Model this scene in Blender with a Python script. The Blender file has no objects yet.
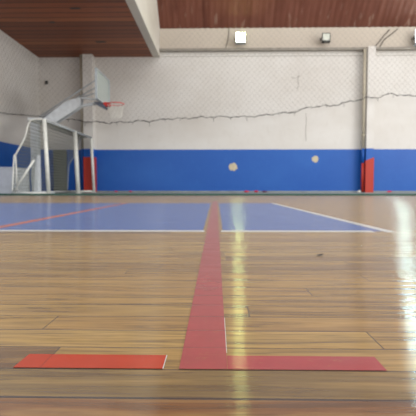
import bpy, bmesh, math, random
from mathutils import Vector, Matrix, Euler
random.seed(7)
S = bpy.context.scene
COL = S.collection
R = math.radians
# ------------------------------------------------------------------ camera
F = 416.0; H = 0.22
CAM = Vector((0, 0, H))
cd = bpy.data.cameras.new('camera'); cam = bpy.data.objects.new('camera', cd); COL.objects.link(cam)
cd.sensor_width = 36; cd.sensor_height = 36; cd.lens = 36 * F / 416; cd.clip_start = 0.02; cd.clip_end = 200
PITCH = math.atan(22 / F); YAW = math.atan(8 / F)
cam.location = CAM; cam.rotation_euler = (math.pi / 2 - PITCH, 0, YAW)
cd.dof.use_dof = True; cd.dof.focus_distance = 0.64; cd.dof.aperture_fstop = 12
S.camera = cam
# ------------------------------------------------------------------ world, lights, exposure
S.view_settings.view_transform = 'Standard'; S.view_settings.look = 'None'
S.view_settings.gamma = 1; S.view_settings.use_curve_mapping = False
S.view_settings.exposure = 0.0
w = bpy.data.worlds.new('world'); S.world = w; w.use_nodes = True
bg = w.node_tree.nodes['Background']; bg.inputs[0].default_value = (1.0, 0.985, 0.965, 1); bg.inputs[1].default_value = 1.32
def area(name, loc, rot, sx, sy, power, col):
    l = bpy.data.lights.new(name, 'AREA'); l.shape = 'RECTANGLE'; l.size = sx; l.size_y = sy; l.energy = power; l.color = col
    o = bpy.data.objects.new(name, l); COL.objects.link(o); o.location = loc; o.rotation_euler = rot; return o
# added overhead fill lights above the open hall, no visible source
area('overhead_fill', (4.2, 6.0, 10.5), (R(14), 0, 0), 6, 3, 260, (0.98, 0.98, 1))
area('overhead_fill', (9.5, 5.0, 10.5), (R(14), R(8), 0), 6, 3, 260, (0.98, 0.98, 1))
# added fill light from the right, brightens the wall under the gallery
area('side_fill', (13.2, 3.5, 4.6), (0, R(90), 0), 3.2, 9, 1000, (1.0, 0.99, 0.97))
# ------------------------------------------------------------------ helpers
RM = Euler((math.pi / 2 - PITCH, 0, YAW)).to_matrix()
def ray(px, py): return (RM @ Vector(((px - 208) / F, (208 - py) / F, -1)))
def P(px, py, Y):
    d = ray(px, py); return CAM + d * (Y / d.y)
def PX(px, py, X):
    d = ray(px, py); return CAM + d * (X / d.x)
def FP(px, py):
    d = ray(px, py); return CAM + d * (-H / d.z)
def link(o, parent=None):
    COL.objects.link(o)
    if parent:
        o.parent = parent
        o.location = o.location - world_loc(parent)
    return o
def world_loc(o):
    v = Vector((0, 0, 0))
    while o: v += o.location; o = o.parent
    return v
def obj(name, bm, mats, parent=None, smooth=False):
    me = bpy.data.meshes.new(name)
    bmesh.ops.recalc_face_normals(bm, faces=bm.faces[:])
    bm.to_mesh(me); bm.free()
    for m in (mats if isinstance(mats, (list, tuple)) else [mats]): me.materials.append(m)
    if smooth:
        for p in me.polygons: p.use_smooth = True
    # origin at the middle of the base
    vs = [v.co for v in me.vertices]
    c = Vector(((min(v.x for v in vs) + max(v.x for v in vs)) / 2, (min(v.y for v in vs) + max(v.y for v in vs)) / 2, min(v.z for v in vs)))
    me.transform(Matrix.Translation(-c))
    o = bpy.data.objects.new(name, me); o.location = c
    return link(o, parent)
def empty(name, loc):
    o = bpy.data.objects.new(name, None); o.location = loc; o.empty_display_size = 0.2; COL.objects.link(o); return o
def tag(o, label=None, cat=None, group=None, kind=None):
    if label: o['label'] = label
    if cat: o['category'] = cat
    if group: o['group'] = group
    if kind: o['kind'] = kind
    return o
def box(bm, a, b, bev=0.0, mi=0):
    t = bmesh.new(); bmesh.ops.create_cube(t, size=1)
    s = Vector(b) - Vector(a); c = (Vector(a) + Vector(b)) / 2
    for v in t.verts: v.co = Vector((v.co.x * s.x, v.co.y * s.y, v.co.z * s.z)) + c
    if bev: bmesh.ops.bevel(t, geom=t.edges[:], offset=bev, segments=2, affect='EDGES', profile=0.5)
    merge(bm, t, mi)
def merge(bm, t, mi=0):
    vm = {v: bm.verts.new(v.co) for v in t.verts}
    for f in t.faces:
        try: nf = bm.faces.new([vm[v] for v in f.verts]); nf.material_index = mi
        except ValueError: pass
    t.free()
def tube(bm, pts, r, n=10, cap=True, closed=False, mi=0):
    pts = [Vector(p) for p in pts]; rings = []
    N = len(pts); up = None
    for i, p in enumerate(pts):
        if closed: t = (pts[(i + 1) % N] - pts[i - 1]).normalized()
        else: t = (pts[min(i + 1, N - 1)] - pts[max(i - 1, 0)]).normalized()
        if up is None:
            up = Vector((0, 0, 1)) if abs(t.z) < 0.9 else Vector((1, 0, 0))
        a = up - t * up.dot(t); a.normalize(); up = a; b = t.cross(a)
        rr = r[i] if isinstance(r, (list, tuple)) else r
        rings.append([bm.verts.new(p + (a * math.cos(k * 2 * math.pi / n) + b * math.sin(k * 2 * math.pi / n)) * rr) for k in range(n)])
    for i in range(N if closed else N - 1):
        A, B = rings[i], rings[(i + 1) % N]
        for k in range(n):
            f = bm.faces.new((A[k], A[(k + 1) % n], B[(k + 1) % n], B[k])); f.material_index = mi
    if cap and not closed:
        bm.faces.new(rings[0][::-1]); bm.faces.new(rings[-1])
def prism(bm, poly, vec, mi=0):
    vec = Vector(vec); A = [bm.verts.new(Vector(p)) for p in poly]; B = [bm.verts.new(Vector(p) + vec) for p in poly]
    bm.faces.new(A[::-1]).material_index = mi; bm.faces.new(B).material_index = mi
    n = len(A)
    for i in range(n): bm.faces.new((A[i], A[(i + 1) % n], B[(i + 1) % n], B[i])).material_index = mi
def smooth_path(pts, n=6):
    pts = [Vector(p) for p in pts]; out = []
    for i in range(len(pts) - 1):
        p0 = pts[max(i - 1, 0)]; p1 = pts[i]; p2 = pts[i + 1]; p3 = pts[min(i + 2, len(pts) - 1)]
        for k in range(n):
            t = k / n
            out.append(0.5 * ((2 * p1) + (p2 - p0) * t + (2 * p0 - 5 * p1 + 4 * p2 - p3) * t * t + (3 * p1 - p0 - 3 * p2 + p3) * t ** 3))
    out.append(pts[-1]); return out
# ------------------------------------------------------------------ materials
def srgb(r, g, b):
    f = lambda c: (c / 255 / 12.92) if c / 255 <= 0.04045 else ((c / 255 + 0.055) / 1.055) ** 2.4
    return (f(r), f(g), f(b), 1)
class NT:
    def __init__(s, name):
        s.m = bpy.data.materials.new(name); s.m.use_nodes = True; s.t = s.m.node_tree
        s.b = s.t.nodes['Principled BSDF']
    def n(s, typ, **kw):
        x = s.t.nodes.new(typ)
        for k, v in kw.items(): setattr(x, k, v)
        return x
    def l(s, a, b): s.t.links.new(a, b)
    def val(s, x, sock):
        if isinstance(x, (int, float)): sock.default_value = x
        elif isinstance(x, tuple): sock.default_value = x
        else: s.l(x, sock)
    def math(s, op, a, b=0.0, c=None):
        x = s.n('ShaderNodeMath', operation=op); s.val(a, x.inputs[0]); s.val(b, x.inputs[1])
        if c is not None: s.val(c, x.inputs[2])
        return x.outputs[0]
    def mix(s, fac, a, b, mode='MIX'):
        x = s.n('ShaderNodeMix', data_type='RGBA', blend_type=mode); s.val(fac, x.inputs[0]); s.val(a, x.inputs[6]); s.val(b, x.inputs[7]); return x.outputs[2]
    def noise(s, vec, scale, detail=3, rough=0.5, dist=0.0):
        x = s.n('ShaderNodeTexNoise'); s.l(vec, x.inputs['Vector']); x.inputs['Scale'].default_value = scale
        x.inputs['Detail'].default_value = detail; x.inputs['Roughness'].default_value = rough; x.inputs['Distortion'].default_value = dist
        return x.outputs['Fac']
    def ramp(s, fac, stops):
        x = s.n('ShaderNodeValToRGB'); s.l(fac, x.inputs[0]); e = x.color_ramp.elements
        while len(e) < len(stops): e.new(0.5)
        for q, (p, c) in zip(e, stops): q.position = p; q.color = c
        return x.outputs[0]
    def range(s, v, a, b, c=0.0, d=1.0):
        x = s.n('ShaderNodeMapRange'); s.l(v, x.inputs[0]); 
        for i, q in enumerate((a, b, c, d)): x.inputs[i + 1].default_value = q
        return x.outputs[0]
    def pos(s, scale=(1, 1, 1)):
        g = s.n('ShaderNodeNewGeometry'); mp = s.n('ShaderNodeMapping'); s.l(g.outputs['Position'], mp.inputs[0]); mp.inputs['Scale'].default_value = scale
        return mp.outputs[0]
def plain(name, col, rough=0.6, metal=0.0, var=0.10, scale=8.0, emit=None, estr=0.0, spec=0.5):
    t = NT(name); c = col
    if var:
        n = t.noise(t.pos(), scale, 4, 0.6)
        f = t.range(n, 0.3, 0.7, 0, 1)
        d = tuple(x * (1 - var) for x in col[:3]) + (1,); h = tuple(min(1, x * (1 + var)) for x in col[:3]) + (1,)
        t.l(t.mix(f, d, h), t.b.inputs['Base Color'])
    else: t.b.inputs['Base Color'].default_value = c
    t.b.inputs['Roughness'].default_value = rough; t.b.inputs['Metallic'].default_value = metal
    t.b.inputs['Specular IOR Level'].default_value = spec
    if emit: t.b.inputs['Emission Color'].default_value = emit; t.b.inputs['Emission Strength'].default_value = estr
    return t.m
BW = 0.0675; SEAM = FP(208, 370).y
def floor_mat(name, paint=None, wear=0.0, wearx=None):
    """Varnished boards running along x; paint covers the wood but keeps the gaps between the boards."""
    t = NT(name); g = t.n('ShaderNodeNewGeometry'); sp = t.n('ShaderNodeSeparateXYZ'); t.l(g.outputs['Position'], sp.inputs[0])
    x, y = sp.outputs[0], sp.outputs[1]
    v = t.math('DIVIDE', t.math('SUBTRACT', y, SEAM - 40 * BW), BW)
    row = t.math('FLOOR', v); fy = t.math('FRACT', v)
    wn = t.n('ShaderNodeTexWhiteNoise', noise_dimensions='1D'); t.l(row, wn.inputs['W'])
    wn2 = t.n('ShaderNodeTexWhiteNoise', noise_dimensions='1D'); t.l(t.math('ADD', row, 91.7), wn2.inputs['W'])
    L = t.math('MULTIPLY_ADD', wn2.outputs[0], 0.6, 1.0)
    u = t.math('DIVIDE', t.math('ADD', x, t.math('MULTIPLY_ADD', wn.outputs[0], 7.0, 60.0)), L)
    cell = t.math('FLOOR', u); fx = t.math('FRACT', u)
    cv = t.n('ShaderNodeCombineXYZ'); t.l(row, cv.inputs[0]); t.l(cell, cv.inputs[1])
    w3 = t.n('ShaderNodeTexWhiteNoise', noise_dimensions='2D'); t.l(cv.outputs[0], w3.inputs['Vector'])
    rnd = w3.outputs[0]
    # grain
    mp = t.n('ShaderNodeMapping'); t.l(g.outputs['Position'], mp.inputs[0]); mp.inputs['Scale'].default_value = (3.2, 46, 1)
    off = t.n('ShaderNodeCombineXYZ'); t.l(t.math('MULTIPLY', rnd, 37.0), off.inputs[0]); t.l(t.math('MULTIPLY', rnd, 91.0), off.inputs[1])
    t.l(off.outputs[0], mp.inputs['Location'])
    g1 = t.noise(mp.outputs[0], 1.0, 5, 0.65, 0.9)
    mp2 = t.n('ShaderNodeMapping'); t.l(g.outputs['Position'], mp2.inputs[0]); mp2.inputs['Scale'].default_value = (9, 260, 1)
    g2 = t.noise(mp2.outputs[0], 1.0, 3, 0.6)
    mp3 = t.n('ShaderNodeMapping'); t.l(g.outputs['Position'], mp3.inputs[0]); mp3.inputs['Scale'].default_value = (1.4, 9, 1); t.l(off.outputs[0], mp3.inputs['Location'])
    g3 = t.noise(mp3.outputs[0], 1.0, 3, 0.5)
    base = t.ramp(rnd, [(0.0, srgb(98, 68, 30)), (0.08, srgb(134, 100, 46)), (0.4, srgb(150, 116, 56)), (0.75, srgb(160, 127, 64)), (1.0, srgb(142, 104, 48))])
    base = t.mix(t.math('LESS_THAN', row, 38.5), base, srgb(112, 70, 28))   # the reddish board nearest the camera
    base = t.mix(t.math('COMPARE', row, 39.0, 0.4), base, srgb(110, 86, 42))   # the olive board next to it
    dark = t.mix(t.range(g1, 0.51, 0.74), base, srgb(64, 40, 20))
    dark = t.mix(t.math('MULTIPLY', t.range(g3, 0.55, 0.75), 0.5), dark, srgb(96, 62, 34))
    wood = t.mix(t.math('MULTIPLY', t.range(g2, 0.42, 0.72), 0.6), dark, srgb(74, 46, 24))
    wood = t.mix(t.math('MULTIPLY', t.range(g1, 0.50, 0.30), 0.35), wood, srgb(184, 146, 84))
    col = wood
    if paint:
        pn = t.noise(t.pos((6, 6, 1)), 3.0, 5, 0.7)
        pc = t.mix(t.range(pn, 0.35, 0.7), paint, tuple(c * 0.86 for c in paint[:3]) + (1,))
        sc = t.noise(t.pos((26, 80, 1)), 1.0, 5, 0.75, 1.5)
        wf = t.math('MULTIPLY', t.range(sc, 0.56, 0.80), wear)
        if wearx:
            edge = t.math('MULTIPLY_ADD', t.noise(t.pos((14, 30, 1)), 1.6, 4, 0.7), 0.10, x)
            wf = t.math('MAXIMUM', wf, t.range(edge, wearx[0], wearx[1]))
        col = t.mix(wf, pc, wood)
    # gaps between boards: some tighter than others
    dy = t.math('MINIMUM', fy, t.math('SUBTRACT', 1.0, fy))
    gw = t.math('MULTIPLY_ADD', t.noise(t.pos((2.2, 14.8, 1)), 1.0, 2), 0.026, 0.008)
    gap = t.math('LESS_THAN', dy, gw)
    soft = t.math('SUBTRACT', 1.0, t.range(dy, 0.008, 0.035))
    dx = t.math('MULTIPLY', t.math('MINIMUM', fx, t.math('SUBTRACT', 1.0, fx)), L)
    gx = t.math('LESS_THAN', dx, 0.0011)
    gall = t.math('MAXIMUM', t.math('MULTIPLY', gap, 0.8), t.math('MULTIPLY', gx, 0.75))
    gall = t.math('MAXIMUM', gall, t.math('MULTIPLY', t.math('COMPARE', v, 39.0, 0.032), 1.0))
    if paint: gall = t.math('MULTIPLY', gall, 0.4)
    col = t.mix(gall, col, srgb(42, 26, 16))
    t.l(col, t.b.inputs['Base Color'])
    # varnish
    n = t.noise(t.pos((5, 22, 1)), 1.0, 4, 0.6)
    t.l(t.range(n, 0.3, 0.7, 0.20, 0.26), t.b.inputs['Roughness'])
    t.b.inputs['IOR'].default_value = 2.0
    t.b.inputs['Sheen Weight'].default_value = 0.07; t.b.inputs['Sheen Roughness'].default_value = 0.4
    t.b.inputs['Anisotropic'].default_value = 0.96
    tg = t.n('ShaderNodeCombineXYZ'); tg.inputs[1].default_value = 1; t.l(tg.outputs[0], t.b.inputs['Tangent'])
    hgt = t.math('ADD', t.math('MULTIPLY', soft, -0.35), t.math('MULTIPLY', g2, 0.03))
    cup = t.math('MULTIPLY', t.math('MULTIPLY', fy, t.math('SUBTRACT', 1.0, fy)), 0.5)
    hgt = t.math('ADD', hgt, cup)
    hgt = t.math('ADD', hgt, t.math('MULTIPLY', gx, -0.3))
    bp = t.n('ShaderNodeBump'); t.l(hgt, bp.inputs['Height']); bp.inputs['Distance'].default_value = 0.0005; bp.inputs['Strength'].default_value = 0.5
    t.l(bp.outputs[0], t.b.inputs['Normal'])
    return t.m
def wall_mat(name, col, dirt, rough=0.7, amt=0.5, bands=False):
    t = NT(name)
    n = t.noise(t.pos((0.5, 0.5, 0.8)), 1.0, 5, 0.6); n2 = t.noise(t.pos((9, 9, 4)), 1.0, 4, 0.6)
    f = t.math('MULTIPLY', t.range(n, 0.4, 0.75), amt)
    c = t.mix(f, col, dirt)
    c = t.mix(t.math('MULTIPLY', t.range(n2, 0.55, 0.8), amt * 0.6), c, dirt)
    t.l(c, t.b.inputs['Base Color']); t.b.inputs['Roughness'].default_value = rough
    bp = t.n('ShaderNodeBump'); t.l(t.noise(t.pos((1, 1, 1)), 14, 4), bp.inputs['Height']); bp.inputs['Distance'].default_value = 0.01; bp.inputs['Strength'].default_value = 0.25
    t.l(bp.outputs[0], t.b.inputs['Normal']); return t.m
def soffit_mat():
    t = NT('soffit_wood'); g = t.n('ShaderNodeNewGeometry'); sp = t.n('ShaderNodeSeparateXYZ'); t.l(g.outputs['Position'], sp.inputs[0])
    v = t.math('DIVIDE', sp.outputs[1], 0.30); row = t.math('FLOOR', v); fy = t.math('FRACT', v)
    wn = t.n('ShaderNodeTexWhiteNoise', noise_dimensions='1D'); t.l(row, wn.inputs['W'])
    gr = t.noise(t.pos((0.8, 14, 1)), 1.0, 5, 0.65, 0.5)
    c = t.ramp(wn.outputs[0], [(0, srgb(112, 58, 32)), (0.5, srgb(146, 80, 44)), (1, srgb(168, 98, 56))])
    c = t.mix(t.range(gr, 0.45, 0.75), c, srgb(110, 58, 34))
    gap = t.math('LESS_THAN', fy, 0.13); c = t.mix(t.math('MULTIPLY', gap, 0.9), c, srgb(44, 22, 16))
    t.l(c, t.b.inputs['Base Color']); t.b.inputs['Roughness'].default_value = 0.55
    bp = t.n('ShaderNodeBump'); t.l(t.math('SUBTRACT', 1.0, gap), bp.inputs['Height']); bp.inputs['Distance'].default_value = 0.01
    t.l(bp.outputs[0], t.b.inputs['Normal']); return t.m
def roof_mat():
    t = NT('roof_sheet')
    n = t.noise(t.pos((5.5, 0.25, 0.25)), 1.0, 5, 0.65); n2 = t.noise(t.pos((2.2, 1.2, 1.2)), 1.0, 4, 0.6); n3 = t.noise(t.pos((7, 2.0, 2.0)), 1.0, 3)
    c = t.ramp(n, [(0.3, srgb(122, 76, 62)), (0.5, srgb(138, 90, 74)), (0.72, srgb(152, 106, 90))])
    c = t.mix(t.math('MULTIPLY', t.range(n2, 0.5, 0.75), 0.4), c, srgb(98, 56, 44))
    sp = t.n('ShaderNodeSeparateXYZ'); g = t.n('ShaderNodeNewGeometry'); t.l(g.outputs['Position'], sp.inputs[0])
    low = t.math('SUBTRACT', 1.0, t.range(sp.outputs[2], 5.6, 6.3))      # flaking whitewash along the eaves
    c = t.mix(t.math('MULTIPLY', t.range(n3, 0.60, 0.72), t.math('MULTIPLY', low, 0.6)), c, srgb(196, 176, 160))
    t.l(c, t.b.inputs['Base Color']); t.b.inputs['Roughness'].default_value = 0.6; return t.m
M = {}
M['floor'] = floor_mat('floor_boards')
M['red'] = floor_mat('red_floor_paint', srgb(150, 54, 54), 0.55)
M['redfade'] = floor_mat('worn_red_floor_paint', srgb(150, 42, 48), 0.6, (0.285, 0.350))
M['redbright'] = floor_mat('bright_red_floor_paint', srgb(166, 46, 4), 0.1)
M['redbright'].node_tree.nodes['Principled BSDF'].inputs['Specular IOR Level'].default_value = 0.25
M['blue'] = floor_mat('blue_floor_paint', srgb(36, 84, 156), 0.25)
M['whiteline'] = floor_mat('white_floor_paint', srgb(196, 194, 190), 0.5)
M['orange'] = floor_mat('orange_floor_paint', srgb(186, 84, 52), 0.4)
M['green'] = plain('green_kerb_paint', srgb(44, 82, 72), 0.6, var=0.2, scale=3)
M['apron'] = plain('concrete_apron', srgb(136, 142, 140), 0.6, var=0.2, scale=3)
M['white'] = wall_mat('white_wall_paint', srgb(214, 211, 206), srgb(190, 182, 172), 0.75, 0.5)
M['strip'] = wall_mat('beige_wall_strip', srgb(194, 184, 170), srgb(176, 165, 150), 0.75, 0.5)  # beiger tone for the wall strip above the ledge
M['bluewall'] = wall_mat('blue_wall_paint', srgb(12, 84, 170), srgb(34, 100, 182), 0.45, 0.6)
M['soffit'] = soffit_mat(); M['roof'] = roof_mat()
M['beam'] = wall_mat('beam_paint', srgb(206, 202, 192), srgb(172, 160, 148), 0.75, 0.5)
M['ledge'] = plain('ledge_paint', srgb(140, 134, 124), 0.7, var=0.2)
M['redwall'] = wall_mat('red_wall_paint', srgb(184, 52, 32), srgb(156, 42, 32), 0.5, 0.5)
M['pipe'] = plain('pipe_plastic', srgb(186, 178, 158), 0.55)
M['post'] = plain('goal_paint', srgb(222, 223, 216), 0.4, var=0.12)
M['steel'] = plain('stand_paint', srgb(200, 205, 208), 0.45, var=0.12)
M['net'] = plain('grey_cord', srgb(128, 132, 122), 0.9, var=0.05)
M['netwhite'] = plain('white_cord', srgb(206, 204, 196), 0.9, var=0.05)
M['netdark'] = plain('net_cord', srgb(150, 144, 138), 0.9, var=0.0)
M['rope'] = plain('rope_cord', srgb(84, 82, 80), 0.9, var=0.2)
M['board'] = plain('backboard_sheet', srgb(176, 188, 184), 0.25, var=0.05)
M['board'].node_tree.nodes['Principled BSDF'].inputs['Alpha'].default_value = 0.6
M['edge'] = plain('backboard_edge', srgb(160, 168, 174), 0.4)
M['rim'] = plain('rim_red', srgb(196, 40, 34), 0.4)
M['bracket'] = plain('bracket_slate', srgb(76, 84, 100), 0.5)
M['olive'] = plain('olive_panel', srgb(108, 112, 98), 0.6, var=0.12, scale=3)
M['boxwhite'] = plain('white_board', srgb(204, 208, 212), 0.55, var=0.08)
M['black'] = plain('black_metal', srgb(40, 42, 40), 0.5)
M['glass_off'] = plain('dull_lamp_glass', srgb(196, 200, 186), 0.3, var=0.05)
M['lit_green'] = plain('lit_lamp_glass', srgb(240, 250, 220), 0.4, var=0, emit=(0.84, 1, 0.36, 1), estr=62)
M['lit_white'] = plain('bright_lamp_glass', srgb(245, 250, 250), 0.4, var=0, emit=(0.72, 1, 0.97, 1), estr=75)
M['cable'] = plain('dark_cable', srgb(70, 64, 58), 0.7)
M['chip'] = plain('bare_plaster', srgb(196, 184, 156), 0.8, var=0.15)
M['scrap'] = plain('red_scrap', srgb(200, 50, 66), 0.6)
M['scrapdark'] = plain('dark_red_scrap', srgb(96, 40, 34), 0.7)
M['scrapwhite'] = plain('white_scrap', srgb(214, 212, 204), 0.7)
M['crack'] = plain('crack_grey', srgb(120, 114, 108), 0.9)  # grey colour of the thin crack lines
M['leaf'] = plain('dry_leaf', srgb(40, 30, 22), 0.9)
# ------------------------------------------------------------------ setting
WY = P(208, 192.3, 14.5).y; WY = 14.5
XL = P(40, 120, WY).x                       # left wall
ZB = P(150, 149.6, WY).z                    # top of the blue band
ZS = P(100, 57.2, WY).z                     # soffit under the gallery
ZR = P(260, 28, WY).z                       # roof foot
XB0 = P(153, 58, WY).x; XB1 = P(160, 57, WY).x
XR = 13.0
zl = P(290, 50, WY).z
def sheet(name, poly, z, mat, parent, th=0.0004):
    bm = bmesh.new(); prism(bm, [(p[0], p[1], z) for p in poly], (0, 0, th)); return obj(name, bm, mat, parent)
bm = bmesh.new(); box(bm, (XL - 0.2, -2.5, -0.1), (XR, WY + 0.2, 0)); floor = tag(obj('floor', bm, M['floor']), kind='structure')
floor['label'] = 'varnished brown wooden gym floor of narrow boards'
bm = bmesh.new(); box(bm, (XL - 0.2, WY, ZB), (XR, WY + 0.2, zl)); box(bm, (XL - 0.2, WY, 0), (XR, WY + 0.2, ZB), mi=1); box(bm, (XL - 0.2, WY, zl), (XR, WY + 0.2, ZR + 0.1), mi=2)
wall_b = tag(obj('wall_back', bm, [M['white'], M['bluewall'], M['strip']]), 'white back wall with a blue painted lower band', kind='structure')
bm = bmesh.new(); box(bm, (XL - 0.2, 7.5, ZB), (XL, WY, ZS)); box(bm, (XL - 0.2, 7.5, 0), (XL, WY, ZB), mi=1)
tag(obj('wall_left', bm, [M['white'], M['bluewall']]), 'white left wall with a blue painted lower band', kind='structure')
# gallery soffit of brown boards and its concrete edge beam
bm = bmesh.new(); box(bm, (XL - 0.2, 7.5, ZS), (XB0, WY, ZS + 0.12)); sof = tag(obj('ceiling', bm, M['soffit']), 'brown board ceiling under the gallery', kind='structure')
bm = bmesh.new(); box(bm, (XB0, 7.5, ZS - 0.02), (XB1, WY, ZR + 3.2), 0.015)
tag(obj('gallery_beam', bm, M['beam']), 'white beam along the edge of the brown ceiling', kind='structure')
# corrugated roof rising from the back wall towards the hall
bm = bmesh.new(); n = 300; x0, x1 = XB1, XR; run = 4.5
A = []; B = []
for i in range(n + 1):
    x = x0 + (x1 - x0) * i / n; k = 0.008 * math.sin(i * math.pi / 2.0)
    A.append(bm.verts.new((x, WY + 0.1, ZR - 0.1 + k))); B.append(bm.verts.new((x, WY - run, ZR + run + k)))
for i in range(n): bm.faces.new((A[i], A[i + 1], B[i + 1], B[i]))
bmesh.ops.solidify(bm, geom=bm.faces[:], thickness=-0.02)
tag(obj('roof', bm, M['roof']), 'red brown sheet roof above the back wall', kind='structure')
# ledge and the shallow band under it
zl = P(290, 50, WY).z
bm = bmesh.new(); box(bm, (XB1, WY - 0.16, zl - 0.055), (XR, WY, zl + 0.03), 0.008); tag(obj('trim_1', bm, M['ledge']), 'grey ledge running along the top of the white wall', kind='structure')
bm = bmesh.new(); box(bm, (XB1, WY - 0.03, P(290, 56, WY).z), (XR, WY, zl - 0.055), 0.006); tag(obj('trim_2', bm, M['white']), 'plaster band under the ledge', kind='structure')
# pillars
def pillar(px0, px1, ztop, Yf, red_pts):
    a = P(px0, 140, Yf).x; b = P(px1, 140, Yf).x
    bm = bmesh.new(); box(bm, (a, Yf, ZB), (b, WY, ztop)); box(bm, (a, Yf, 0), (b, WY, ZB), mi=1)
    p = tag(obj('pillar', bm, [M['white'], M['bluewall']]), kind='structure')
    zl_, zr_ = red_pts; e = 0.012
    bm = bmesh.new(); prism(bm, [(a - e, Yf - e, 0), (b + e, Yf - e, 0), (b + e, Yf - e, zr_), (a - e, Yf - e, zl_)], (0, WY - Yf + e - 0.002, 0))
    r = obj('painted_base', bm, M['redwall'], p); r['label'] = 'red painted base'
    return p, a, b
YF = WY - 0.34
p1, a1, b1 = pillar(83.5, 93, ZS, YF, (P(84, 157, YF).z, P(96, 157, YF).z)); p1['label'] = 'white pillar with red base beside the basketball stand'
p2, a2, b2 = pillar(366.5, 374, zl, YF, (P(366, 160.5, YF).z, P(374, 157.3, YF).z)); p2['label'] = 'white pillar with slanted red base on the right'
def pipe(x, Y, z1, label, zred):
    t = empty('downpipe', (x, Y, 0)); tag(t, label, 'pipe', 'pipes beside the pillars')
    for nm, za, zb_, mt in (('pipe', ZB, z1, 'pipe'), ('painted_pipe', 0.05, ZB, 'bluewall')) if zred is None else (('pipe', ZB, z1, 'pipe'), ('painted_pipe', zred, ZB, 'bluewall'), ('painted_pipe', 0.05, zred, 'redwall')):
        bm = bmesh.new(); tube(bm, [(x, Y, za), (x, Y, zb_)], 0.045, 12); o = obj(nm, bm, M[mt], t, True)
        if nm != 'pipe': o['label'] = 'blue painted stretch of pipe' if mt == 'bluewall' else 'red painted stretch of pipe'
    for z in (1.9, 3.3):
        bm = bmesh.new(); tube(bm, [(x, Y, z), (x, Y, z + 0.05)], 0.06, 12); obj('clamp', bm, M['pipe'], t, True)
    return t
pipe(a1 - 0.075, YF + 0.10, ZS, 'grey downpipe left of the pillar behind the basketball backboard', None)
pipe(a2 - 0.075, YF + 0.10, zl - 0.055, 'beige downpipe left of the pillar with the slanted red base', P(364, 163, YF).z)
# floor zones behind the court: green stripe, concrete apron
YG0 = FP(208, 195.6).y; YG1 = FP(208, 194.4).y
r = sheet('apron', [(XL, YG0 + 0.12), (XR, YG0 + 0.12), (XR, WY), (XL, WY)], 0, M['apron'], floor); r['label'] = 'grey concrete strip along the wall'
bm = bmesh.new(); box(bm, (XL, YG0, 0.0), (XR, YG0 + 0.12, 0.045), 0.006); tag(obj('trim_3', bm, M['green']), 'low dark green kerb along the far end of the court', kind='structure')
bm = bmesh.new(); box(bm, (XL, WY - 0.03, 0), (a1 - 0.02, WY, 0.05)); box(bm, (b1 + 0.02, WY - 0.03, 0), (a2 - 0.02, WY, 0.05)); box(bm, (b2 + 0.02, WY - 0.03, 0), (XR, WY, 0.05))
tag(obj('baseboard_back', bm, M['apron']), kind='structure')
# ------------------------------------------------------------------ court markings
cx = -0.0152; hw = 0.029
yb = FP(208, 369.6).y; yt = FP(208, 201).y; yc = FP(208, 356).y
Y0 = FP(208, 231).y; Y1 = FP(208, 203.2).y
XE0 = FP(388, 230).x; XE1 = FP(277, 204).x
g = 0.020
gx = cx + hw + g
def xe(y): return XE0 + (XE1 - XE0) * (y - Y0) / (Y1 - Y0)
r = sheet('blue_area', [(-6.1, Y0), (cx - hw - g, Y0), (cx - hw - 0.022, Y1), (-6.1, Y1)], 0, M['blue'], floor); r['label'] = 'blue painted court area left of the red line'
r = sheet('blue_area', [(gx, Y0), (xe(Y0) - 0.05, Y0), (xe(Y1) - 0.05, Y1), (cx + hw + 0.022, Y1)], 0, M['blue'], floor); r['label'] = 'blue painted court area right of the red line'
r = sheet('red_line', [(cx - hw, yb), (cx + hw, yb), (cx + hw, yt), (cx - hw, yt)], 0.0005, M['red'], floor); r['label'] = 'long worn red line running to the back wall'
xl0 = P(13, 370, yb).x; xl1 = P(162.5, 370, yb).x
r = sheet('red_dash', [(xl0, yb), (xl1, yb), (xl1, yc), (xl0 + 0.002, yc)], 0.0005, M['redbright'], floor); r['label'] = 'bright red dash left of the long red line'
r = sheet('white_sliver', [(xl1, yb), (xl1 + 0.0011, yb), (xl1 + 0.0011, yc), (xl1, yc)], 0.0005, M['whiteline'], floor); r['label'] = 'white edge of the red dash'
xr1 = P(387, 370, yb).x
r = sheet('red_dash', [(cx + hw + 0.0004, yb), (xr1, yb), (xr1, yc), (cx + hw + 0.0004, yc)], 0.0005, M['redfade'], floor); r['label'] = 'faded red dash right of the long red line'
r = sheet('white_edge', [(cx + hw, yc + 0.01), (cx + hw + 0.0009, yc + 0.01), (cx + hw + 0.0009, FP(208, 318).y), (cx + hw, FP(208, 318).y)], 0.0005, M['whiteline'], floor); r['label'] = 'thin white edge of the long red line'
wy0 = FP(208, 232).y; wy1 = FP(208, 230.4).y
r = sheet('white_line', [(-3.0, wy0), (cx - hw - 0.012, wy0), (cx - hw - 0.012, wy1), (-3.0, wy1)], 0.0005, M['whiteline'], floor); r['label'] = 'white line along the near edge of the blue area'
r = sheet('white_line', [(gx - 0.008, wy0), (xe(Y0) - 0.10, wy0), (xe(Y0) - 0.10, wy1), (gx - 0.008, wy1)], 0.0005, M['whiteline'], floor)
r['label'] = 'pale line right of the red line'
r = sheet('white_line', [(xe(Y0) - 0.05, wy0), (xe(Y0), wy0), (xe(Y1), Y1), (xe(Y1) - 0.05, Y1)], 0.0006, M['whiteline'], floor); r['label'] = 'white line along the right edge of the blue area'
ox = FP(64, 215).x
r = sheet('orange_line', [(ox - 0.03, Y0 + 0.05), (ox + 0.03, Y0 + 0.05), (ox + 0.03, Y1), (ox - 0.03, Y1)], 0.0007, M['orange'], floor); r['label'] = 'orange line crossing the blue area'
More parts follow.
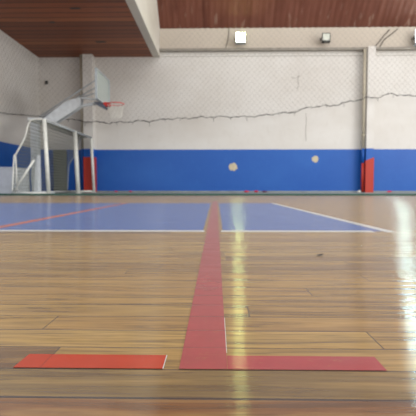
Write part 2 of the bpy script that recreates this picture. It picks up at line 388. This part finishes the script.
# dark gaps and vents in the gallery ceiling
for px, py, w_ in ((75, 8, 10), (101, 42, 10), (52, 22, 6)):
    d = ray(px, py); c = CAM + d * ((ZS - H) / d.z); u = c.y / F * w_ / 2
    bm = bmesh.new(); box(bm, (c.x - u, c.y - .05, ZS - .006), (c.x + u, c.y + .05, ZS - .001)); v_ = obj('vent_slot', bm, M['black'], sof); v_['label'] = 'dark slot between the ceiling boards'
# ------------------------------------------------------------------ safety nets
def rope_z(px): 
    pts = [(30, 115), (42, 117), (70, 119), (84, 121.5), (98, 122), (110, 123), (125, 122), (138, 121), (155, 121), (165, 119), (190, 118), (200, 117.5), (220, 116.5), (240, 117), (258, 116), (270, 114), (282, 113), (292, 112.5), (300, 110), (310, 107), (322, 106), (330, 106), (345, 103), (355, 100.5), (365, 98), (375, 98), (383, 95.5), (390, 94), (400, 95), (416, 96.5), (440, 96), (700, 92)]
    for (a, y0), (b, y1) in zip(pts, pts[1:]):
        if a <= px <= b: return y0 + (y1 - y0) * (px - a) / (b - a)
    return pts[-1][1]
NY = WY - 0.48
def px_of(x, Y): 
    q = RM.transposed() @ (Vector((x, Y, 3)) - CAM); return 208 + F * q.x / -q.z
def rz(x): 
    p = px_of(x, NY); return P(p, rope_z(max(31, p)), NY).z + 0.02 * math.sin(x * 9.1) + 0.012 * math.sin(x * 23)
def netting(bm, s0, s1, ztop, zbot, place, cell=0.18, r=0.0028):
    c = s0 - 8
    while c < s1 + 8:
        for sg in (1, -1):
            # diagonal s = c + sg*(z - 2)*0.92
            zs = 0.05; z = 1.5; seg = None
            def ok(z):
                s = c + sg * (z - 3) * 0.92
                return s0 <= s <= s1 and zbot(s) <= z <= ztop(s)
            while z < 7.5:
                if ok(z):
                    seg = (seg[0], z) if seg else (z, z)
                elif seg: break
                z += zs
            if seg and seg[1] - seg[0] > 0.1:
                a, b = seg
                pa = place(c + sg * (a - 3) * 0.92, a); pb = place(c + sg * (b - 3) * 0.92, b)
                tube(bm, [pa, pb], r, 3, cap=False)
        c += cell
t = empty('safety_net', (3, NY, 2.5)); tag(t, 'pale diamond mesh safety net hanging in front of the back wall', 'net')
bm = bmesh.new(); netting(bm, XL + 0.1, 9.0, lambda s: ZS - 0.05 if s < XB1 + 0.05 else ZR - 0.12, rz, lambda s, z: (s, NY, z)); obj('netting', bm, M['netdark'], t)
xs = [XL + 0.1 + i * 0.06 for i in range(int((9.0 - XL - 0.1) / 0.06))]
bm = bmesh.new(); tube(bm, [(x, NY, rz(x) + random.uniform(-.012, .012)) for x in xs], [random.choice((.009, .012, .016, .02)) for x in xs], 6)
for x in [xs[i] for i in range(0, len(xs), 9)]:
    z = rz(x); tube(bm, [(x, NY, z), (x + random.uniform(-.05, .05), NY, z - random.uniform(.03, .14))], 0.007, 5)
obj('rope', bm, M['rope'], t)
NX = XL + 0.12
lp = [PX(-40, 110, NX), PX(0, 112.3, NX), PX(10, 114, NX), PX(20, 114.5, NX), PX(30, 115.5, NX), PX(41, 116.5, NX)]
def lz(y):
    for a, b in zip(lp, lp[1:]):
        if min(a.y, b.y) <= y <= max(a.y, b.y):
            k = (y - a.y) / (b.y - a.y); return a.z + (b.z - a.z) * k
    return lp[-1].z if y > 10 else lp[0].z
t = empty('safety_net', (NX, 11, 2.2)); tag(t, 'diamond mesh safety net hanging along the shaded left wall', 'net')
bm = bmesh.new(); netting(bm, 7.0, NY - 0.02, lambda s: ZS - 0.05, lz, lambda s, z: (NX, s, z)); obj('netting', bm, M['netdark'], t)
ys = [7.0 + i * 0.08 for i in range(int((NY - 7.0) / 0.08))]
bm = bmesh.new(); tube(bm, [(NX, y, lz(y) + random.uniform(-.012, .012)) for y in ys], [random.choice((.008, .011, .015)) for y in ys], 6); obj('rope', bm, M['rope'], t)
# ------------------------------------------------------------------ futsal goal
dA, dB, dC = 10.2, 12.4, 14.02
XG = P(46.5, 150, dA).x; ZG = P(45, 119.5, dA).z
XK = P(29, 121, dA).x; XT = P(14, 155, dA).x; ZT = P(14, 156, dA).z; XF = P(12, 187, dA).x
t = empty('goal', (XG - 0.4, dB, 0)); tag(t, 'white framed goal with a grey net standing by the back wall', 'goal')
for d in (dA, dB, dC):
    bm = bmesh.new(); tube(bm, [(XG + 0.035, d, 0.012), (XG - 0.04, d, ZG)], 0.062 if d == dB else 0.047, 14); obj('post', bm, M['post'], t, True)
    bm = bmesh.new(); tube(bm, [(XG + 0.035, d, 0.001), (XG + 0.035, d, 0.012)], 0.09, 14); obj('foot_plate', bm, M['post'], t)
bm = bmesh.new(); tube(bm, [(XG - 0.04, dA - 0.02, ZG), (XG - 0.04, dC + 0.02, ZG)], 0.035, 14); obj('crossbar', bm, M['steel'], t, True)
for d in (dA, dC):
    bm = bmesh.new(); tube(bm, smooth_path([(XG, d, ZG), (XK + .1, d, ZG), (XK - 0.02, d, ZG - 0.12), (XK - 0.12, d, ZG - 0.45), (XT + .05, d, ZT + .05), (XT, d, ZT - 0.06), (XF, d, 0.05)], 5), 0.022 if d == dA else 0.013, 8); obj('side_bar', bm, M['post'] if d == dA else M['edge'], t, True)
    bm = bmesh.new(); tube(bm, [(XF, d, 0.04), (XG, d, 0.04)], 0.03, 8); obj('ground_bar', bm, M['post'], t, True)
    if d == dC: continue
    bm = bmesh.new(); tube(bm, [(XF + .02, d, 0.05), (P(34, 160, dA).x, d, P(34, 160, dA).z)], 0.028, 8); obj('brace', bm, M['post'], t, True)
    if d == dC: continue
    bm = bmesh.new(); tube(bm, [(XT + .04, d, ZT), (P(17, 183, dA).x, d, 0.12)], 0.018, 8); obj('strut', bm, M['post'], t, True)
bm = bmesh.new(); tube(bm, [(XK, dA, ZG), (XK, dC, ZG)], 0.022, 8); obj('back_bar', bm, M['post'], t, True)
bm = bmesh.new(); tube(bm, [(XF, dA, 0.04), (XF, dC, 0.04)], 0.03, 8); obj('ground_bar', bm, M['post'], t, True)
prof = [(XG, ZG), (XK, ZG), (XK - 0.12, ZG - 0.45), (XT, ZT), (XF, 0.06)]
def profp(u):
    Ls = [math.dist(a, b) for a, b in zip(prof, prof[1:])]; T = sum(Ls); s = u * T
    for (a, b), l in zip(zip(prof, prof[1:]), Ls):
        if s <= l + 1e-6: return a[0] + (b[0] - a[0]) * s / l, a[1] + (b[1] - a[1]) * s / l
        s -= l
    return prof[-1]
bm = bmesh.new()
for i in range(27):
    x, z = profp(i / 26); tube(bm, [(x, dA, z), (x, dC, z)], 0.007, 3, cap=False)
nn = 42
for j in range(nn + 1):
    d = dA + (dC - dA) * j / nn
    tube(bm, [(profp(i / 10)[0], d, profp(i / 10)[1]) for i in range(11)], 0.007, 3, cap=False)
obj('net', bm, M['net'], t)
# ------------------------------------------------------------------ basketball stand
hY = 11.5
C0 = P(36.5, 192, hY); XC = C0.x
t = empty('basketball_stand', (XC, hY, 0)); tag(t, 'grey basketball stand with a pale backboard and red hoop behind the goal', 'basketball hoop')
ztop = P(36.5, 119, hY).z
bm = bmesh.new(); box(bm, (XC - 0.10, hY - 0.10, 0.06), (XC + 0.10, hY + 0.10, ztop), 0.015); obj('column', bm, M['steel'], t)
bm = bmesh.new(); box(bm, (XC - 0.14, hY - 0.14, ztop - 0.10), (XC + 0.22, hY + 0.14, ztop + 0.02), 0.01); obj('column_head', bm, M['steel'], t)
bm = bmesh.new(); box(bm, (XC - 0.12, hY - 0.45, 0.002), (XC + 0.35, hY + 0.45, 0.07), 0.015); obj('base', bm, M['steel'], t)
def Q(px, py, d=hY): return P(px, py, d)
for dy in (-0.10, 0.10):
    a, b, c, e = Q(44, 120), Q(68, 101.5), Q(82, 98), Q(82, 106.5); h = Q(55, 124.5)
    bm = bmesh.new(); prism(bm, [(v.x, hY + dy - 0.01, v.z) for v in (a, b, c, e, h)], (0, 0.02, 0)); obj('arm_plate', bm, M['steel'], t)
def bar(name, pts, r, mat, dy=0):
    bm = bmesh.new(); tube(bm, [(v.x, hY + dy, v.z) for v in pts], r, 8); obj(name, bm, mat, t, True)
XBd = P(97, 90, 11.5).x
bar('arm', [Q(50, 125), Q(83, 105.5), Q(98, 103)], 0.045, M['steel'])
bar('arm', [Q(40, 119), Q(68, 101), Q(82, 98), Q(99, 100)], 0.03, M['steel'])
for dy in (-0.25, 0.25):
    bm = bmesh.new(); q0, q1 = Q(40, 117.5), Q(99, 82); tube(bm, [(q0.x, hY + dy * .3, q0.z), (q1.x, hY + dy, q1.z)], 0.016, 8); obj('strut', bm, M['edge'], t, True)
bar('strut', [Q(70, 101), Q(99, 92)], 0.016, M['edge'])
# backboard facing the court (+x)
zb0, zb1 = P(101, 102.5, hY).z, P(101, 75.5, hY).z
XBo = P(103, 90, hY).x
bm = bmesh.new(); box(bm, (XBo - 0.015, hY - 0.62, zb0), (XBo + 0.015, hY + 0.62, zb1), 0.004); bb = obj('backboard', bm, M['board'], t)
bm = bmesh.new()
for a, b in (((-.64, zb0 - .03), (.64, zb0)), ((-.64, zb1), (.64, zb1 + .03)), ((-.66, zb0 - .03), (-.62, zb1 + .03)), ((.62, zb0 - .03), (.66, zb1 + .03))):
    box(bm, (XBo - 0.03, hY + a[0], a[1]), (XBo + 0.022, hY + b[0], b[1]))
obj('board_frame', bm, M['edge'], bb)
zr = P(115, 104, hY).z
bm = bmesh.new(); rc = Vector((XBo + 0.35, hY, zr)); tube(bm, [(rc.x + 0.225 * math.cos(a), rc.y + 0.225 * math.sin(a), zr) for a in [i * 2 * math.pi / 36 for i in range(36)]], 0.013, 8, closed=True)
hp = obj('hoop', bm, M['rim'], t, True)
bm = bmesh.new(); box(bm, (XBo + 0.02, hY - 0.08, zr - 0.07), (XBo + 0.19, hY + 0.08, zr + 0.035), 0.01); obj('rim_bracket', bm, M['rim'], hp)
bm = bmesh.new(); v0, v1 = Q(98, 103.5), Q(107, 109); prism(bm, [(v0.x - .1, hY - .1, v0.z + .03), (v0.x + .12, hY - .1, v0.z + .03), (v1.x, hY - .1, v1.z + .03), (v1.x - .03, hY - .1, v1.z - .02), (v0.x, hY - .1, v0.z - .06)], (0, 0.2, 0)); obj('support_bracket', bm, M['bracket'], t)
bm = bmesh.new(); NN = 12
def np_(i, k):
    a = (i + 0.5 * (k % 2)) * 2 * math.pi / NN; rr = (0.225, 0.2, 0.175, 0.155, 0.145)[k]; return (rc.x + rr * math.cos(a), rc.y + rr * math.sin(a), zr - 0.10 * k)
for i in range(NN):
    for k in range(4):
        for q in ((i, i + 1) if k % 2 else (i - 1, i)):
            tube(bm, [np_(i, k), np_(q, k + 1)], 0.006, 4, cap=False)
obj('hoop_net', bm, M['netwhite'], hp)
# ------------------------------------------------------------------ panel and box by the goal
pa = P(54, 150, WY).x; pb = P(67, 150, WY).x
t = empty('wall_panel', ((pa + pb) / 2, WY - .06, 0)); tag(t, 'narrow olive grey panel against the blue wall behind the goal', 'panel')
bm = bmesh.new(); box(bm, (pa, WY - 0.075, 0.002), (pb, WY - 0.035, ZB - 0.01), 0.006); obj('sheet', bm, M['olive'], t)
bm = bmesh.new()
for x in (pa, pb - 0.03): box(bm, (x, WY - 0.085, 0.002), (x + 0.03, WY - 0.073, ZB - 0.01))
obj('edge_strip', bm, M['olive'], t)
bY = 10.6
q0 = P(14, 167, bY)
t = empty('storage_box', (XL + .4, bY, 0)); tag(t, 'low whitish box against the left wall beside the goal', 'box')
bm = bmesh.new(); box(bm, (XL + 0.02, bY, 0.001), (q0.x, bY + 0.9, q0.z - 0.05), 0.012); obj('body', bm, M['boxwhite'], t)
bm = bmesh.new(); box(bm, (XL + 0.02, bY - 0.012, q0.z - 0.05), (q0.x + 0.012, bY + 0.912, q0.z), 0.01); obj('lid', bm, M['boxwhite'], t)
# ------------------------------------------------------------------ floodlights
def floodlight(px, py, s, glass, label):
    Y = WY - 0.30; lit = glass is not M['glass_off']; bk = M['edge'] if lit else M['black']; c = P(px, py, Y); t = empty('floodlight', (c.x, Y, c.z - s / 2)); tag(t, label, 'lamp', 'floodlights above the ledge')  # lit lamps get pale casings, colouring in the glare around them
    def rot(v): return Matrix.Translation(c) @ Matrix.Rotation(R(-6), 4, 'X') @ Vector(v)
    def rb(name, a, b, m, bev=0.006, par=t):
        bm = bmesh.new(); box(bm, a, b, bev)
        for v in bm.verts: v.co = rot(v.co)
        return obj(name, bm, m, par)
    h = s / 2
    hs = rb('housing', (-h, 0.0, -h), (h, 0.13, h), bk)
    bm = bmesh.new(); f = 0.022
    for a, b in (((-h - f, -.012, -h - f * 1.8), (h + f, .13, -h)), ((-h - f, -.012, h), (h + f, .02, h + f)), ((-h - f, -.012, -h), (-h, .02, h)), ((h, -.012, -h), (h + f, .02, h))):
        box(bm, a, b)
    for v in bm.verts: v.co = rot(v.co)
    obj('bezel', bm, bk, t)
    rb('lens', (-h, -0.006, -h), (h, -0.001, h), glass, 0.0)
    for i in range(5):
        x = -h * .8 + i * h * .4; rb('cooling_fin', (x - .006, .13, -h * .8), (x + .006, .16, h * .8), M['black'], 0.0)
    bm = bmesh.new(); tube(bm, [(c.x - h - .03, Y + .03, c.z), (c.x - h - .03, WY - 0.05, c.z), (c.x - h - .03, WY - .03, c.z), (c.x + h + .03, WY - .03, c.z), (c.x + h + .03, WY - 0.05, c.z), (c.x + h + .03, Y + .03, c.z)], 0.014, 6); obj('bracket', bm, M['black'], t)
    return t
floodlight(240.6, 37.3, 0.30, M['lit_green'], 'lit greenish floodlight above the ledge at the middle of the wall')
floodlight(326.3, 37, 0.23, M['glass_off'], 'small unlit square floodlight with a dark frame above the ledge')
floodlight(423, 36.5, 0.46, M['lit_white'], 'bright white floodlight above the ledge at the right edge')
# ------------------------------------------------------------------ cables
def cable(pts, r, label):
    bm = bmesh.new(); tube(bm, smooth_path(pts, 6), r, 6); tag(obj('cable', bm, M['cable'], None, True), label, 'cable', 'cables on the upper wall')
YC = WY - 0.012
cable([P(229, 27, YC), P(228.5, 36, YC), P(227, 43, YC), P(225.5, 48.6, YC)], 0.011, 'thin dark cable running down the wall beside the lit greenish floodlight')
YC = WY - 0.02
cable([P(373, 48.5, YC), P(379, 42, YC), P(382, 38, YC), P(390, 29, YC)], 0.014, 'slanting dark cable above the right pillar, the left one of two')
cable([P(379, 48.5, YC), P(384, 40, YC), P(389, 36, YC), P(398, 28.6, YC)], 0.014, 'slanting dark cable above the right pillar, the right one of two')
# ------------------------------------------------------------------ chips, scraps, debris
def blob_poly(c, rx, rz_, seed, n=14):
    rr = random.Random(seed); return [(c.x + rx * math.cos(a) * rr.uniform(.75, 1.15), c.y, c.z + rz_ * math.sin(a) * rr.uniform(.75, 1.15)) for a in [i * 2 * math.pi / n for i in range(n)]]
bm = bmesh.new(); prism(bm, blob_poly(P(233.3, 167, WY - .004), .155, .15, 3), (0, .0038, 0)); tag(obj('paint_chip', bm, M['chip'], wall_b), 'round bare plaster patch in the blue paint')
bm = bmesh.new(); prism(bm, blob_poly(P(315.5, 159, WY - .004), .13, .13, 8, 7), (0, .0038, 0)); tag(obj('paint_chip', bm, M['chip'], wall_b), 'angular bare plaster patch in the blue paint')
def crack(pts, w_, label):
    q = [P(x, y, WY - .0015) for x, y in pts]
    bm = bmesh.new(); tube(bm, q, w_, 5); o = obj('crack', bm, M['crack'], wall_b); o['label'] = label
crack([(306, 113), (306.4, 122), (305.7, 131), (306, 141)], .006, 'thin vertical crack in the white wall')
crack([(298.5, 74), (298, 80), (298.6, 85), (297, 90)], .008, 'short dark crack in the white wall')
crack([(291, 77), (295, 78.5), (300, 76)], .006, 'short slanting crack in the white wall')
bm = bmesh.new(); q = P(46.5, 82.5, WY - .03); box(bm, (q.x - .05, WY - .06, q.z - .06), (q.x + .05, WY, q.z + .06), .02); o = obj('wall_hook', bm, M['black'], wall_b); o['label'] = 'small dark net hook'
def scrap(name, px, py, w, h, mat, label, cat, seed):
    c = FP(px, py) if py > 194.2 else P(px, 193, WY - 0.35); c.z = 0.0006
    rr = random.Random(seed); bm = bmesh.new(); bmesh.ops.create_icosphere(bm, subdivisions=2, radius=1)
    for v in bm.verts:
        k = rr.uniform(.72, 1.1); v.co = Vector((v.co.x * w * k, v.co.y * w * .6 * k, (v.co.z * k) * h))
    mz = min(v.co.z for v in bm.verts)
    for v in bm.verts: v.co += Vector((c.x, c.y, c.z - mz))
    tag(obj(name, bm, mat), label, cat, 'litter along the back wall')
scrap('litter_scrap', 116, 193, .06, .03, M['scrap'], 'red scrap on the floor just right of the red based left pillar', 'litter', 1)
scrap('litter_scrap', 130.5, 193, .05, .03, M['scrap'], 'second red scrap to the right of the left pillar, farther from it', 'litter', 2)
scrap('litter_scrap', 246.5, 193, .09, .04, M['scrap'], 'pinkish red scrap at the wall foot under the round plaster patch', 'litter', 3)
scrap('litter_scrap', 256, 193, .08, .04, M['scrap'], 'red scrap at the wall foot beside the dark brown scrap', 'litter', 4)
scrap('litter_scrap', 264.5, 193, .10, .03, M['scrapdark'], 'dark brown scrap at the wall foot right of the two red ones', 'litter', 5)
scrap('litter_scrap', 389, 193, .09, .03, M['scrap'], 'red scrap at the wall foot right of the right pillar', 'litter', 6)
scrap('litter_scrap', 359, 193, .07, .04, M['scrapwhite'], 'white scrap at the wall foot left of the right pillar', 'litter', 7)
# dry leaf crumb on the boards
c = FP(319, 256); bm = bmesh.new(); pts = [(-.013, 0), (-.006, .004), (.003, .006), (.010, .005), (.013, 0), (.008, -.004), (0, -.003)]
vs = [bm.verts.new((c.x + x * 1.2, c.y + y * 1.6, .0022 + .003 * (abs(x) / .013) ** 2 + .002 * (x > .005))) for x, y in pts]; bm.faces.new(vs)
bmesh.ops.solidify(bm, geom=bm.faces[:], thickness=0.0012)
tag(obj('dry_leaf', bm, M['leaf']), 'tiny dark dry leaf lying on the boards right of the red line', 'leaf')
